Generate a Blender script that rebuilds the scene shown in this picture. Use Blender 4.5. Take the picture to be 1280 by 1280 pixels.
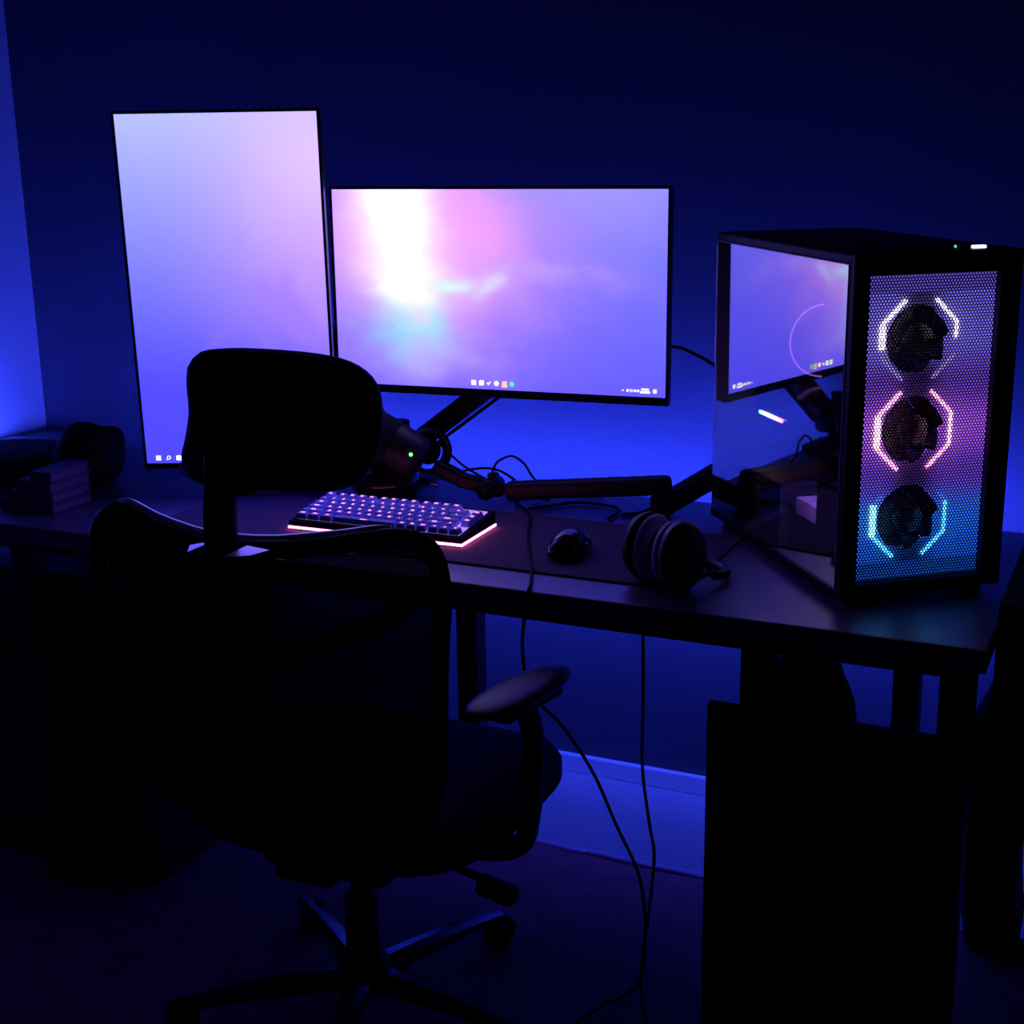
import bpy, bmesh, math, random
from mathutils import Vector, Matrix
random.seed(7)
S = bpy.context.scene
for o in list(bpy.data.objects): bpy.data.objects.remove(o)
COL = S.collection
PI = math.pi

# ------------------------------------------------------------------ camera
cam_d = bpy.data.cameras.new('camera'); cam = bpy.data.objects.new('camera', cam_d); COL.objects.link(cam)
cam_d.sensor_fit = 'HORIZONTAL'; cam_d.sensor_width = 36.0; cam_d.lens = 1770.619 / 1280 * 36.0
cam_d.clip_start = 0.02
cr = Vector((0.907289, 0.420237, -0.015101)); cu = Vector((-0.095554, 0.241006, 0.965808)); cf = Vector((-0.409508, 0.874824, -0.258817))
m = Matrix.Identity(4)
for i in range(3):
    m[i][0] = cr[i]; m[i][1] = cu[i]; m[i][2] = -cf[i]
m.translation = Vector((0.93751, -2.5419, 1.3015)); cam.matrix_world = m
S.camera = cam
# ------------------------------------------------------------------ world and exposure
w = bpy.data.worlds.new('night'); S.world = w; w.use_nodes = True
w.node_tree.nodes['Background'].inputs[0].default_value = (0.02, 0.03, 1.0, 1); w.node_tree.nodes['Background'].inputs[1].default_value = 0.006
vs = S.view_settings; vs.view_transform = 'Standard'; vs.look = 'None'; vs.exposure = 0.0; vs.gamma = 1.0; vs.use_curve_mapping = False
LED_STRENGTH = 390.0
LED_COLOR = (0.030, 0.055, 1.0)

# ------------------------------------------------------------------ helpers
def s2l(c):
    c = c / 255.0
    return c / 12.92 if c <= 0.04045 else ((c + 0.055) / 1.055) ** 2.4
def rgb(r, g, b): return (s2l(r), s2l(g), s2l(b), 1.0)

MATS = {}
def mat(name, color, rough=0.5, metal=0.0, noise=0.0, nscale=40.0, bump=0.0, bscale=200.0, coat=0.0, spec=0.5, trans=0.0, ior=1.45, sheen=0.0):
    if name in MATS: return MATS[name]
    mt = bpy.data.materials.new(name); mt.use_nodes = True
    nt = mt.node_tree; b = nt.nodes['Principled BSDF']
    c = tuple(color) if len(color) == 4 else tuple(color) + (1.0,)
    b.inputs['Base Color'].default_value = c
    b.inputs['Roughness'].default_value = rough; b.inputs['Metallic'].default_value = metal
    b.inputs['Coat Weight'].default_value = coat; b.inputs['Coat Roughness'].default_value = rough; b.inputs['Specular IOR Level'].default_value = spec
    b.inputs['Transmission Weight'].default_value = trans; b.inputs['IOR'].default_value = ior
    b.inputs['Sheen Weight'].default_value = sheen
    tc = nt.nodes.new('ShaderNodeTexCoord')
    if noise > 0:
        n = nt.nodes.new('ShaderNodeTexNoise'); n.inputs['Scale'].default_value = nscale; n.inputs['Detail'].default_value = 5
        nt.links.new(tc.outputs['Object'], n.inputs['Vector'])
        mx = nt.nodes.new('ShaderNodeMix'); mx.data_type = 'RGBA'
        mx.inputs[6].default_value = tuple(v * (1 - noise) for v in c[:3]) + (1,)
        mx.inputs[7].default_value = tuple(min(1, v * (1 + noise)) for v in c[:3]) + (1,)
        nt.links.new(n.outputs['Fac'], mx.inputs[0]); nt.links.new(mx.outputs[2], b.inputs['Base Color'])
        rr = nt.nodes.new('ShaderNodeMapRange'); rr.inputs[3].default_value = max(0.02, rough * (1 - noise * .5)); rr.inputs[4].default_value = min(1, rough * (1 + noise * .5))
        nt.links.new(n.outputs['Fac'], rr.inputs[0]); nt.links.new(rr.outputs[0], b.inputs['Roughness'])
    if bump > 0:
        n2 = nt.nodes.new('ShaderNodeTexNoise'); n2.inputs['Scale'].default_value = bscale; n2.inputs['Detail'].default_value = 3
        nt.links.new(tc.outputs['Object'], n2.inputs['Vector'])
        bp = nt.nodes.new('ShaderNodeBump'); bp.inputs['Strength'].default_value = bump; bp.inputs['Distance'].default_value = 0.002
        nt.links.new(n2.outputs['Fac'], bp.inputs['Height']); nt.links.new(bp.outputs['Normal'], b.inputs['Normal'])
    MATS[name] = mt
    return mt
def emit(name, color, strength):
    if name in MATS: return MATS[name]
    mt = bpy.data.materials.new(name); mt.use_nodes = True
    nt = mt.node_tree; b = nt.nodes['Principled BSDF']
    b.inputs['Base Color'].default_value = (0.02, 0.02, 0.02, 1)
    b.inputs['Emission Color'].default_value = tuple(color[:3]) + (1,); b.inputs['Emission Strength'].default_value = strength
    MATS[name] = mt
    return mt

def link(o, parent=None):
    COL.objects.link(o)
    if parent: o.parent = parent
    return o
def empty(name, loc=(0, 0, 0), rot=(0, 0, 0), label=None, cat=None, group=None):
    o = bpy.data.objects.new(name, None); o.empty_display_size = .05; link(o)
    o.location = loc; o.rotation_euler = rot
    if label: o['label'] = label
    if cat: o['category'] = cat
    if group: o['group'] = group
    return o
def obj(name, bm, mt, parent=None, smooth=False, loc=None, rot=None):
    bmesh.ops.recalc_face_normals(bm, faces=bm.faces[:])
    me = bpy.data.meshes.new(name); bm.to_mesh(me); bm.free()
    if mt: me.materials.append(mt)
    if smooth:
        for p in me.polygons: p.use_smooth = True
    o = bpy.data.objects.new(name, me); link(o, parent)
    if loc: o.location = loc
    if rot: o.rotation_euler = rot
    return o
def inst(src, parent, loc=None, rot=None, name=None):
    o = src.copy(); link(o, parent)
    if loc is not None: o.location = loc
    if rot is not None: o.rotation_euler = rot
    return o
def tag(o, label, cat, group=None):
    o['label'] = label; o['category'] = cat
    if group: o['group'] = group
    return o
def box(bm, c, s, bev=0.0, seg=2, rot=None):
    """box centred at c with full sizes s"""
    r = bmesh.ops.create_cube(bm, size=1.0); vs_ = r['verts']
    bmesh.ops.scale(bm, vec=s, verts=vs_)
    if bev > 0:
        es = list({e for v in vs_ for e in v.link_edges})
        rb = bmesh.ops.bevel(bm, geom=es, offset=bev, segments=seg, affect='EDGES', profile=.5)
        vs_ = list({v for f in rb['faces'] for v in f.verts} | {v for v in vs_ if v.is_valid})
    if rot is not None: bmesh.ops.rotate(bm, cent=(0, 0, 0), matrix=rot, verts=vs_)
    bmesh.ops.translate(bm, vec=c, verts=vs_)
    return vs_
def B(c, s, bev=0.0, seg=2, rot=None):
    bm = bmesh.new(); box(bm, c, s, bev, seg, rot); return bm
def box6(x0, x1, y0, y1, z0, z1, bev=0.0):
    return B(((x0 + x1) / 2, (y0 + y1) / 2, (z0 + z1) / 2), (x1 - x0, y1 - y0, z1 - z0), bev)
def cyl(bm, a, b, r0, r1=None, n=20, cap=True):
    a = Vector(a); b = Vector(b); r1 = r0 if r1 is None else r1
    d = (b - a); q = d.to_track_quat('Z', 'Y')
    r = bmesh.ops.create_cone(bm, cap_ends=cap, segments=n, radius1=r0, radius2=r1, depth=d.length)
    bmesh.ops.rotate(bm, cent=(0, 0, 0), matrix=q.to_matrix(), verts=r['verts'])
    bmesh.ops.translate(bm, vec=(a + b) / 2, verts=r['verts'])
    return r['verts']
def spline(pts, sub=6):
    P = [Vector(p) for p in pts]
    if len(P) < 3: return P
    Q = [P[0] * 2 - P[1]] + P + [P[-1] * 2 - P[-2]]; out = []
    for i in range(1, len(Q) - 2):
        for k in range(sub):
            t = k / sub; a, b, c, d = Q[i - 1], Q[i], Q[i + 1], Q[i + 2]
            out.append(.5 * ((2 * b) + (c - a) * t + (2 * a - 5 * b + 4 * c - d) * t * t + (3 * b - a - 3 * c + d) * t ** 3))
    out.append(P[-1]); return out
def tube(bm, pts, r, n=8, closed=False, sub=6, rfun=None, flat=1.0):
    P = spline(pts, sub) if sub > 1 else [Vector(p) for p in pts]
    rings = []; prev = None
    N = len(P)
    for i, p in enumerate(P):
        if closed: d = P[(i + 1) % N] - P[i - 1]
        else: d = P[min(i + 1, N - 1)] - P[max(i - 1, 0)]
        d.normalize()
        ref = prev if prev is not None else (Vector((0, 0, 1)) if abs(d.z) < .9 else Vector((0, 1, 0)))
        u = ref - d * ref.dot(d); u.normalize(); v = d.cross(u); prev = u
        rr = rfun(i / max(1, N - 1)) if rfun else r
        rings.append([bm.verts.new(p + u * math.cos(2 * PI * k / n) * rr + v * math.sin(2 * PI * k / n) * rr * flat) for k in range(n)])
    for i in range(N if closed else N - 1):
        a = rings[i]; b = rings[(i + 1) % N]
        for k in range(n): bm.faces.new((a[k], a[(k + 1) % n], b[(k + 1) % n], b[k]))
    if not closed:
        bm.faces.new(rings[0]); bm.faces.new(rings[-1])
def lathe(bm, prof, n=32, mtx=None):
    rings = []
    for r, z in prof:
        rings.append([bm.verts.new((r * math.cos(2 * PI * k / n), r * math.sin(2 * PI * k / n), z)) for k in range(n)] if r > 1e-6 else [bm.verts.new((0, 0, z))])
    for a, b in zip(rings, rings[1:]):
        for k in range(n):
            f = [a[k % len(a)], a[(k + 1) % len(a)], b[(k + 1) % len(b)], b[k % len(b)]]
            u = []
            for q in f:
                if q not in u: u.append(q)
            if len(u) > 2: bm.faces.new(u)
    if mtx is not None:
        vv = [v for r in rings for v in r]
        bmesh.ops.transform(bm, matrix=mtx, verts=vv)
def frame_bm(w, h, t, d, y0=0.0, bev=0.0):
    """rectangular ring in XZ, outer w x h, bar t (l,r,b,t), depth d from y0"""
    l, r_, b, tp = t if isinstance(t, tuple) else (t, t, t, t)
    bm = bmesh.new(); yc = y0 + d / 2
    box(bm, (-w / 2 + l / 2, yc, 0), (l, d, h), bev); box(bm, (w / 2 - r_ / 2, yc, 0), (r_, d, h), bev)
    box(bm, (0, yc, -h / 2 + b / 2), (w - l - r_, d, b), bev); box(bm, (0, yc, h / 2 - tp / 2), (w - l - r_, d, tp), bev)
    return bm

# ------------------------------------------------------------------ materials
M_WALL = mat('navy_wall_paint', (0.075, 0.075, 0.115), .85, noise=.12, nscale=3, bump=.25, bscale=90)
M_WHITEWALL = mat('white_wall_paint', (0.80, 0.80, 0.82), .8, noise=.05, nscale=3, bump=.2, bscale=90)
M_TRIM = mat('white_gloss_trim', (0.92, 0.92, 0.92), .35, noise=.04, nscale=8)
M_CARPET = mat('pale_carpet_pile', (0.52, 0.47, 0.50), .95, noise=.25, nscale=160, bump=.8, bscale=500)
M_RUG = mat('plum_rug_pile', (0.45, 0.12, 0.16), .98, noise=.45, nscale=22, bump=1.0, bscale=260)
M_FRINGE = mat('rug_border_cotton', (0.85, 0.52, 0.66), .95, noise=.15, nscale=120, bump=.6, bscale=400)
M_DESK = mat('black_satin_desktop', (0.13, 0.090, 0.150), .36, coat=.6, spec=.9, noise=.08, nscale=14, bump=.12, bscale=320)
M_STEEL = mat('black_powder_coat', (0.012, 0.012, 0.014), .5, noise=.2, nscale=60, bump=.2, bscale=500)
M_BLACK = mat('black_plastic', (0.014, 0.013, 0.016), .42, noise=.2, nscale=50, bump=.15, bscale=600)
M_GLOSS = mat('glossy_black_plastic', (0.010, 0.010, 0.012), .14, noise=.2, nscale=20)
M_ARM = mat('matte_black_arm_paint', (0.035, 0.022, 0.026), .45, noise=.15, nscale=60)
M_MAT = mat('dark_cloth_desk_mat', (0.11, 0.055, 0.11), .85, noise=.3, nscale=90, bump=.5, bscale=900)
M_FABRIC = mat('black_chair_fabric', (0.010, 0.009, 0.012), .95, noise=.3, nscale=120, bump=.6, bscale=700)
M_RIM = mat('silver_grey_rim', (0.80, 0.76, 0.82), .4, noise=.08, nscale=60)
M_BEAD = mat('satin_metal_bead', (0.80, 0.76, 0.86), .36, metal=.85, noise=.05, nscale=60)
M_CHROME = mat('polished_aluminium', (0.62, 0.62, 0.66), .22, metal=1.0, noise=.1, nscale=40)
M_PADTOP = mat('armrest_polyurethane', (0.035, 0.028, 0.036), .38, noise=.15, nscale=60, bump=.2, bscale=500)
M_CABLE = mat('black_cable_rubber', (0.006, 0.006, 0.008), .6, noise=.1, spec=.12)
M_CHAIR = mat('matte_black_chair_plastic', (0.010, 0.009, 0.012), .55, noise=.2, nscale=50, bump=.15, bscale=600, spec=.2)
M_KEY = mat('pale_keycap_plastic', (0.46, 0.46, 0.92), .4, noise=.06, nscale=80)  # blue of the light on the caps is put into this tint
M_CASE = mat('pc_case_steel', (0.009, 0.008, 0.011), .5, noise=.2, nscale=30, bump=.1, bscale=400, spec=.12)
M_INSIDE = mat('pc_inner_steel', (0.015, 0.014, 0.018), .5, noise=.2, nscale=30)
M_MESHMETAL = mat('front_grille_steel', (0.035, 0.03, 0.045), .4, noise=.1, nscale=80)
M_FANFRAME = mat('milky_fan_plastic', (0.40, 0.38, 0.46), .5, noise=.08, nscale=30)
M_BLADE = mat('smoked_fan_blade', (0.016, 0.012, 0.026), .4, noise=.1, nscale=30)
M_GLASS = mat('tinted_side_glass', (0.90, 0.90, 0.93), .0, trans=1.0, ior=1.85, spec=.5)
_nt = M_GLASS.node_tree; _b = _nt.nodes['Principled BSDF']; _g = _nt.nodes.new('ShaderNodeBsdfGlossy'); _g.inputs['Roughness'].default_value = 0.0; _g.inputs['Color'].default_value = (.86, .84, .52, 1)
_m = _nt.nodes.new('ShaderNodeMixShader'); _m.inputs[0].default_value = .27; _nt.links.new(_b.outputs[0], _m.inputs[1]); _nt.links.new(_g.outputs[0], _m.inputs[2]); _nt.links.new(_m.outputs[0], _nt.nodes['Material Output'].inputs['Surface'])
M_BAG = mat('shiny_black_bag_film', (0.012, 0.012, 0.015), .10, noise=.2, nscale=20, bump=.5, bscale=25, spec=.9, coat=.6)
M_BACKPACK = mat('black_backpack_nylon', (0.010, 0.010, 0.013), .8, noise=.3, nscale=60, bump=.5, bscale=120)
M_PADLEATHER = mat('pale_earpad_leatherette', (0.60, 0.48, 0.60), .5, noise=.1, nscale=50, bump=.2, bscale=300)
M_BOXCARD = mat('grey_bracket_paint', (0.75, 0.70, 0.80), .5, noise=.08, nscale=40)

# ------------------------------------------------------------------ setting
def struct(name, bm, mt):
    o = obj(name, bm, mt); o['kind'] = 'structure'; return o
LX = -1.476
struct('floor', box6(LX - .1, 2.6, -4.2, .1, -.1, 0), M_CARPET)
struct('wall_back', box6(LX - .1, 2.6, 0, .1, 0, 2.45), M_WALL)
struct('wall_left', box6(LX - .1, LX, -4.2, 0, 0, 2.45), M_WHITEWALL)
struct('wall_right', box6(2.6, 2.7, -4.2, .1, 0, 2.45), M_WALL)
struct('wall_front', box6(LX - .1, 2.7, -4.3, -4.2, 0, 2.45), M_WALL)
struct('ceiling', box6(LX - .1, 2.7, -4.3, .1, 2.45, 2.55), M_WALL)
def baseboard(name, x0, x1, y0, y1):
    bm = bmesh.new()
    box(bm, ((x0 + x1) / 2, (y0 + y1) / 2, .0195), (x1 - x0, y1 - y0, .039), .003, 3)
    struct(name, bm, M_TRIM)
baseboard('baseboard_back', LX, 2.6, -.014, 0)
baseboard('baseboard_left', LX, LX + .014, -4.2, -.014)

# rug
rug = empty('area_rug', (-.3, -1.6, 0), label='plum area rug with a pale cotton border on the carpet under the chair', cat='rug')
def rug_bm(x0, x1, y0, y1, z, nx, ny, amp):
    bm = bmesh.new(); g = []
    for j in range(ny + 1):
        row = []
        for i in range(nx + 1):
            x = x0 + (x1 - x0) * i / nx; y = y0 + (y1 - y0) * j / ny
            h = z + amp * (.5 + .5 * math.sin(x * 9 + 3 * math.sin(y * 4)) * math.cos(y * 11 + x * 3))
            row.append(bm.verts.new((x, y, h)))
        g.append(row)
    for j in range(ny):
        for i in range(nx): bm.faces.new((g[j][i], g[j][i + 1], g[j + 1][i + 1], g[j + 1][i]))
    lo = [[bm.verts.new((v.co.x, v.co.y, .0008)) for v in row] for row in (g[0], g[-1])]
    for a, b in ((g[0], lo[0]), (g[-1], lo[1])):
        for i in range(nx): bm.faces.new((a[i], a[i + 1], b[i + 1], b[i]))
    return bm
obj('pile', rug_bm(-1.3, 1.15, -1.7, 1.250, .011, 70, 60, .004), M_RUG, rug, True)
bm = bmesh.new()
random.seed(3)
for i in range(49): box(bm, (-1.3 + .05 * i + .025, 1.258 + random.uniform(-.0015, .0015), .0092 + random.uniform(-.001, .0005)), (.0505, .016, .0165), .003, 2)
obj('border', bm, M_FRINGE, rug, True)

# ------------------------------------------------------------------ low shelf by the left wall behind the desk
ch = empty('low_shelf', (LX + .14, -.10, 0), label='low grey shelf between the desk and the white left wall', cat='shelf')
M_SHELF = mat('grey_shelf_laminate', (0.16, 0.16, 0.2), .5, noise=.1, nscale=20)
obj('top', B((-.036, -.02, .627), (.196, .22, .018), .002), M_SHELF, ch)
obj('side_panel', B((-.122, -.02, .309), (.018, .21, .616)), M_SHELF, ch)
obj('side_panel', B((.050, -.02, .309), (.018, .21, .616)), M_SHELF, ch)
for z in (.05, .25, .44): obj('shelf_board', B((-.036, -.02, z), (.152, .20, .016)), M_SHELF, ch)

# ------------------------------------------------------------------ desk
DZ = .68
desk = empty('desk', (-.3, -.54, 0), label='long black desk with square steel legs standing off the back wall', cat='desk')
ox, oy = -.3, -.54
DX0, DX1, DY0, DY1 = -1.33, .772, -.823, -.257
obj('tabletop', B(((DX0 + DX1) / 2 - ox, (DY0 + DY1) / 2 - oy, DZ - .016), (DX1 - DX0, DY1 - DY0, .032), .003), M_DESK, desk)
legb = B((0, 0, .322), (.042, .042, .644), .002); leg0 = obj('leg', legb, M_STEEL, desk)
leg_xy = [(.738, -.795), (.60, -.29), (.482, -.795), (-.206, -.29), (-.79, -.795), (-1.29, -.29)]
for i, (x, y) in enumerate(leg_xy):
    o = leg0 if i == 0 else inst(leg0, desk)
    o.location = (x - ox, y - oy, .0006)
obj('rear_rail', B(((DX0 + DX1) / 2 - ox, -.29 - oy, .632), (DX1 - DX0 - .1, .02, .03)), M_STEEL, desk)
obj('front_rail', B(((DX0 + DX1) / 2 - ox, -.79 - oy, .6385), (DX1 - DX0 - .1, .02, .018)), M_STEEL, desk)

# LED strip on the back edge of the desk, facing the wall
led = empty('led_strip', (-.34, -.168, .62), label='blue led strip on a slim rail held behind the back edge of the desk', cat='light strip')
obj('rail', B((.215, -.006, 0), (1.79, .010, .014), .001), M_STEEL, led)
obj('bracket', B((-1.006, -.29, .02), (.030, .02, .030)), M_STEEL, led)
for x in (-.6, -.05, .5, 1.0): obj('bracket', B((x, -.047, .021), (.02, .082, .004), rot=Matrix.Rotation(-.25, 3, 'X')), M_STEEL, led)
M_LED = emit('blue_led', LED_COLOR, LED_STRENGTH)
obj('diode_row', B((.215, .0, 0), (1.77, .002, .008)), M_LED, led)
obj('diode_row', B((-1.025, -.29, .0), (.002, .34, .008)), emit('blue_wall_fill', LED_COLOR, LED_STRENGTH * 2.1), led)  # unseen extra row added to brighten the left wall
obj('rail', B((-1.019, -.29, 0), (.010, .34, .014), .001), M_STEEL, led)

# ------------------------------------------------------------------ desk mat
dm = obj('desk_mat', B((0, 0, 0), (.93, .29, .003), .001), M_MAT, None, loc=(-.105, -.598, DZ + .0018))
tag(dm, 'large dark cloth desk mat under the keyboard and mouse', 'desk mat')
TOPZ = DZ + .0034

# ------------------------------------------------------------------ screen content
def screen_mat(name, build):
    mt = bpy.data.materials.new(name); mt.use_nodes = True; nt = mt.node_tree
    b = nt.nodes['Principled BSDF']; b.inputs['Base Color'].default_value = (.01, .01, .01, 1); b.inputs['Roughness'].default_value = .35
    uv = nt.nodes.new('ShaderNodeTexCoord'); sep = nt.nodes.new('ShaderNodeSeparateXYZ'); nt.links.new(uv.outputs['UV'], sep.inputs[0])
    n = nt.nodes.new('ShaderNodeTexNoise'); n.inputs['Scale'].default_value = 4.5; n.inputs['Detail'].default_value = 6; nt.links.new(uv.outputs['UV'], n.inputs['Vector'])
    sc = nt.nodes.new('ShaderNodeSeparateColor'); nt.links.new(n.outputs['Color'], sc.inputs[0])
    def mth(op, a, b_=None, clamp=False):
        q = nt.nodes.new('ShaderNodeMath'); q.operation = op; q.use_clamp = clamp
        for i, v in enumerate((a, b_)):
            if v is None: continue
            if isinstance(v, (int, float)): q.inputs[i].default_value = v
            else: nt.links.new(v, q.inputs[i])
        return q.outputs[0]
    def warp(s):
        return (mth('ADD', sep.outputs[0], mth('MULTIPLY', mth('SUBTRACT', sc.outputs[0], .5), s)),
                mth('ADD', sep.outputs[1], mth('MULTIPLY', mth('SUBTRACT', sc.outputs[1], .5), s)))
    def blob(u0, v0, su, sv, s=.15, skew=0.0):
        u, v = warp(s)
        dv = mth('SUBTRACT', v, v0); du = mth('SUBTRACT', mth('SUBTRACT', u, u0), mth('MULTIPLY', dv, skew))
        a = mth('POWER', mth('ABSOLUTE', mth('DIVIDE', du, su)), 2.0); c = mth('POWER', mth('ABSOLUTE', mth('DIVIDE', dv, sv)), 2.0)
        return mth('EXPONENT', mth('MULTIPLY', mth('ADD', a, c), -1.0))
    def mix(f, a, c, mode='MIX'):
        q = nt.nodes.new('ShaderNodeMix'); q.data_type = 'RGBA'; q.blend_type = mode; q.clamp_factor = True; q.clamp_result = False
        if isinstance(f, (int, float)): q.inputs[0].default_value = f
        else: nt.links.new(f, q.inputs[0])
        for i, v in ((6, a), (7, c)):
            if isinstance(v, tuple): q.inputs[i].default_value = v
            else: nt.links.new(v, q.inputs[i])
        return q.outputs[2]
    out = build(sep, blob, mix, mth, n); out = mix(1.0, out, (1.0, 1.0, 2.1, 1), 'MULTIPLY')
    nt.links.new(out, b.inputs['Emission Color']); b.inputs['Emission Strength'].default_value = 1.0
    return mt
def wide_build(sep, blob, mix, mth, n):
    c = mix(sep.outputs[1], rgb(104, 94, 255), rgb(122, 128, 255))
    c = mix(mth('MULTIPLY', blob(.80, 1.08, .33, .35), .75), c, rgb(176, 160, 255))
    c = mix(mth('MULTIPLY', blob(.50, .62, .28, .40, .3), .75), c, rgb(196, 140, 252))
    c = mix(mth('MULTIPLY', blob(.16, .78, .28, .55, .1), .95), c, rgb(250, 180, 250))
    c = mix(mth('MULTIPLY', blob(.42, .80, .13, .36, .15), .85), c, rgb(252, 168, 250))
    c = mix(mth('MULTIPLY', blob(.05, .22, .17, .22), .5), c, rgb(140, 120, 255))
    c = mix(mth('MULTIPLY', blob(.62, .58, .17, .10, .5), .45), c, rgb(205, 170, 255))
    c = mix(mth('MULTIPLY', blob(.30, .14, .16, .12, .6), .55), c, rgb(190, 160, 255))
    c = mix(mth('MULTIPLY', blob(.235, .34, .095, .15, .35), 1.5, True), c, rgb(100, 205, 255))
    c = mix(mth('MULTIPLY', blob(.235, .37, .045, .07, .25), .7), c, rgb(190, 170, 250))
    c = mix(mth('MULTIPLY', blob(.475, .535, .035, .055, .2, .4), .9), c, rgb(225, 215, 255))
    c = mix(mth('MULTIPLY', blob(.195, .95, .105, .50, .10, -.10), 1.5, True), c, (1.35, 1.22, 1.1, 1))
    c = mix(mth('MULTIPLY', blob(.225, .54, .09, .085, .25), 1.4, True), c, (1.1, 1.2, 1.0, 1))
    c = mix(mth('MULTIPLY', blob(.36, .53, .07, .035, .1), 1.0), c, rgb(225, 250, 255))
    return c
def tall_build(sep, blob, mix, mth, n):
    c = mix(mth('SMOOTH_MIN', sep.outputs[1], 1.0), rgb(82, 76, 255), rgb(86, 82, 255))
    f = mth('POWER', nt_ramp(mth, sep.outputs[1], .20, 1.0), 1.5)
    c = mix(f, c, rgb(186, 196, 255))
    c = mix(mth('MULTIPLY', blob(1.0, .62, .55, .30, .15), .8), c, rgb(205, 150, 255))
    c = mix(mth('MULTIPLY', blob(1.05, .88, .5, .25, .1), .85), c, rgb(238, 205, 255))
    c = mix(mth('MULTIPLY', blob(.82, .42, .22, .06, .6), .6), c, rgb(165, 125, 255))
    return c
def nt_ramp(mth, v, a, b): return mth('DIVIDE', mth('SUBTRACT', v, a, True), b - a, True)
M_WIDE = screen_mat('wide_screen_wallpaper', wide_build)
M_TALL = screen_mat('portrait_screen_wallpaper', tall_build)
M_ICONW = emit('white_icon', (1, 1, 1), 1.6); M_ICONG = emit('green_icon', (.05, .9, .35), 1.3); M_ICONO = emit('orange_icon', (1, .45, .25), 1.5)

def quad_uv(name, w, h, mt, parent, y, th=.0015):
    bm = bmesh.new(); uvl = bm.loops.layers.uv.new('UVMap')
    box(bm, (0, y, 0), (w, th, h))
    for f in bm.faces:
        for l in f.loops: l[uvl].uv = (l.vert.co.x / w + .5, l.vert.co.z / h + .5)
    return obj(name, bm, mt, parent)
def monitor(name, label, loc, rot, w, h, smat, bottom):
    t = empty(name, loc, rot, label, 'monitor')
    bz = .005
    ow, oh = w + 2 * bz, h + bz + bottom; zc = (bz - bottom) / 2
    f = frame_bm(ow, oh, (bz, bz, bottom, bz), .012, -.002, .0008); obj('bezel', f, M_BLACK, t, loc=(0, 0, zc))
    scr = quad_uv('screen', w, h, smat, t, .001)
    bm = bmesh.new(); box(bm, (0, .014, zc), (ow - .001, .016, oh - .001), .004)
    box(bm, (0, .030, zc - .01), (ow * .62, .022, oh * .62), .009, 3)
    box(bm, (0, .0425, zc - .005), (.12, .008, .12), .002)
    obj('housing', bm, M_BLACK, t)
    bm = bmesh.new()
    for i in range(9): box(bm, ((i - 4) * ow * .05, .0415, zc + oh * .24), (ow * .03, .002, .004))
    obj('vent', bm, M_GLOSS, t)
    return t, scr
mon1, scr1 = monitor('wide_monitor', 'wide landscape monitor showing a bright pink and white nebula wallpaper', (-.1043, -.3724, 1.04307), (-.00915, 0, .08392), .597, .336, M_WIDE, .014)
mon2, scr2 = monitor('portrait_monitor', 'tall portrait monitor with a pale blue to violet wallpaper behind the headrest', (-.52832, -.53887, 1.04207), (.04516, 0, .40363), .336, .597, M_TALL, .010)
bmj = bmesh.new(); box(bmj, (.12, .004, -.176), (.012, .004, .0025)); obj('power_light', bmj, M_BLACK, mon1)
def icon(scr, u, v, w, h, mt, W, H, shape='sq'):
    bm = bmesh.new(); x = (u - .5) * W; z = (.5 - v) * H; y = -.0005
    if shape == 'sq': box(bm, (0, 0, 0), (w, .0006, h), min(w, h) * .12, 1)
    elif shape == 'four':
        for sx in (-1, 1):
            for sz in (-1, 1): box(bm, (sx * w * .27, 0, sz * h * .27), (w * .46, .0006, h * .46))
    elif shape == 'disc': cyl(bm, (0, -.0003, 0), (0, .0003, 0), w / 2, n=16)
    elif shape == 'lens':
        tube(bm, [(w * .35 * math.cos(a) + w * .08, 0, w * .35 * math.sin(a) + h * .08) for a in [i * PI / 6 for i in range(12)]], w * .07, 4, True, 1)
        box(bm, (-w * .32, 0, -h * .32), (w * .35, .0006, w * .14), rot=Matrix.Rotation(-PI / 4, 3, 'Y'))
    elif shape == 'check':
        box(bm, (-w * .2, 0, -h * .1), (w * .4, .0006, h * .2), rot=Matrix.Rotation(PI / 4, 3, 'Y')); box(bm, (w * .15, 0, 0), (w * .8, .0006, h * .22), rot=Matrix.Rotation(-PI / 3.3, 3, 'Y'))
    elif shape == 'caret':
        box(bm, (-w * .22, 0, 0), (w * .6, .0006, h * .2), rot=Matrix.Rotation(-PI / 4, 3, 'Y')); box(bm, (w * .22, 0, 0), (w * .6, .0006, h * .2), rot=Matrix.Rotation(PI / 4, 3, 'Y'))
    return obj('taskbar_icon', bm, mt, scr, loc=(x, y, z))
W1, H1 = .597, .336
for u, mt, shp in ((.432, M_ICONW, 'four'), (.456, M_ICONW, 'sq'), (.478, M_ICONW, 'check'), (.502, M_ICONW, 'disc'), (.527, M_ICONO, 'sq'), (.549, M_ICONG, 'disc')):
    icon(scr1, u, .968, .0085, .0085, mt, W1, H1, shp)
icon(scr1, .527, .983, .011, .0022, M_ICONO, W1, H1)
for u, mt, shp, s in ((.878, M_ICONW, 'caret', .004), (.892, M_ICONW, 'disc', .0045), (.903, M_ICONO, 'sq', .005), (.913, M_ICONW, 'disc', .0042), (.922, M_ICONW, 'sq', .004)):
    icon(scr1, u, .971, s, s, mt, W1, H1, shp)
icon(scr1, .942, .963, .013, .0034, M_ICONW, W1, H1); icon(scr1, .942, .977, .017, .0034, M_ICONW, W1, H1); icon(scr1, .970, .970, .006, .0065, M_ICONW, W1, H1)
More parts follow.
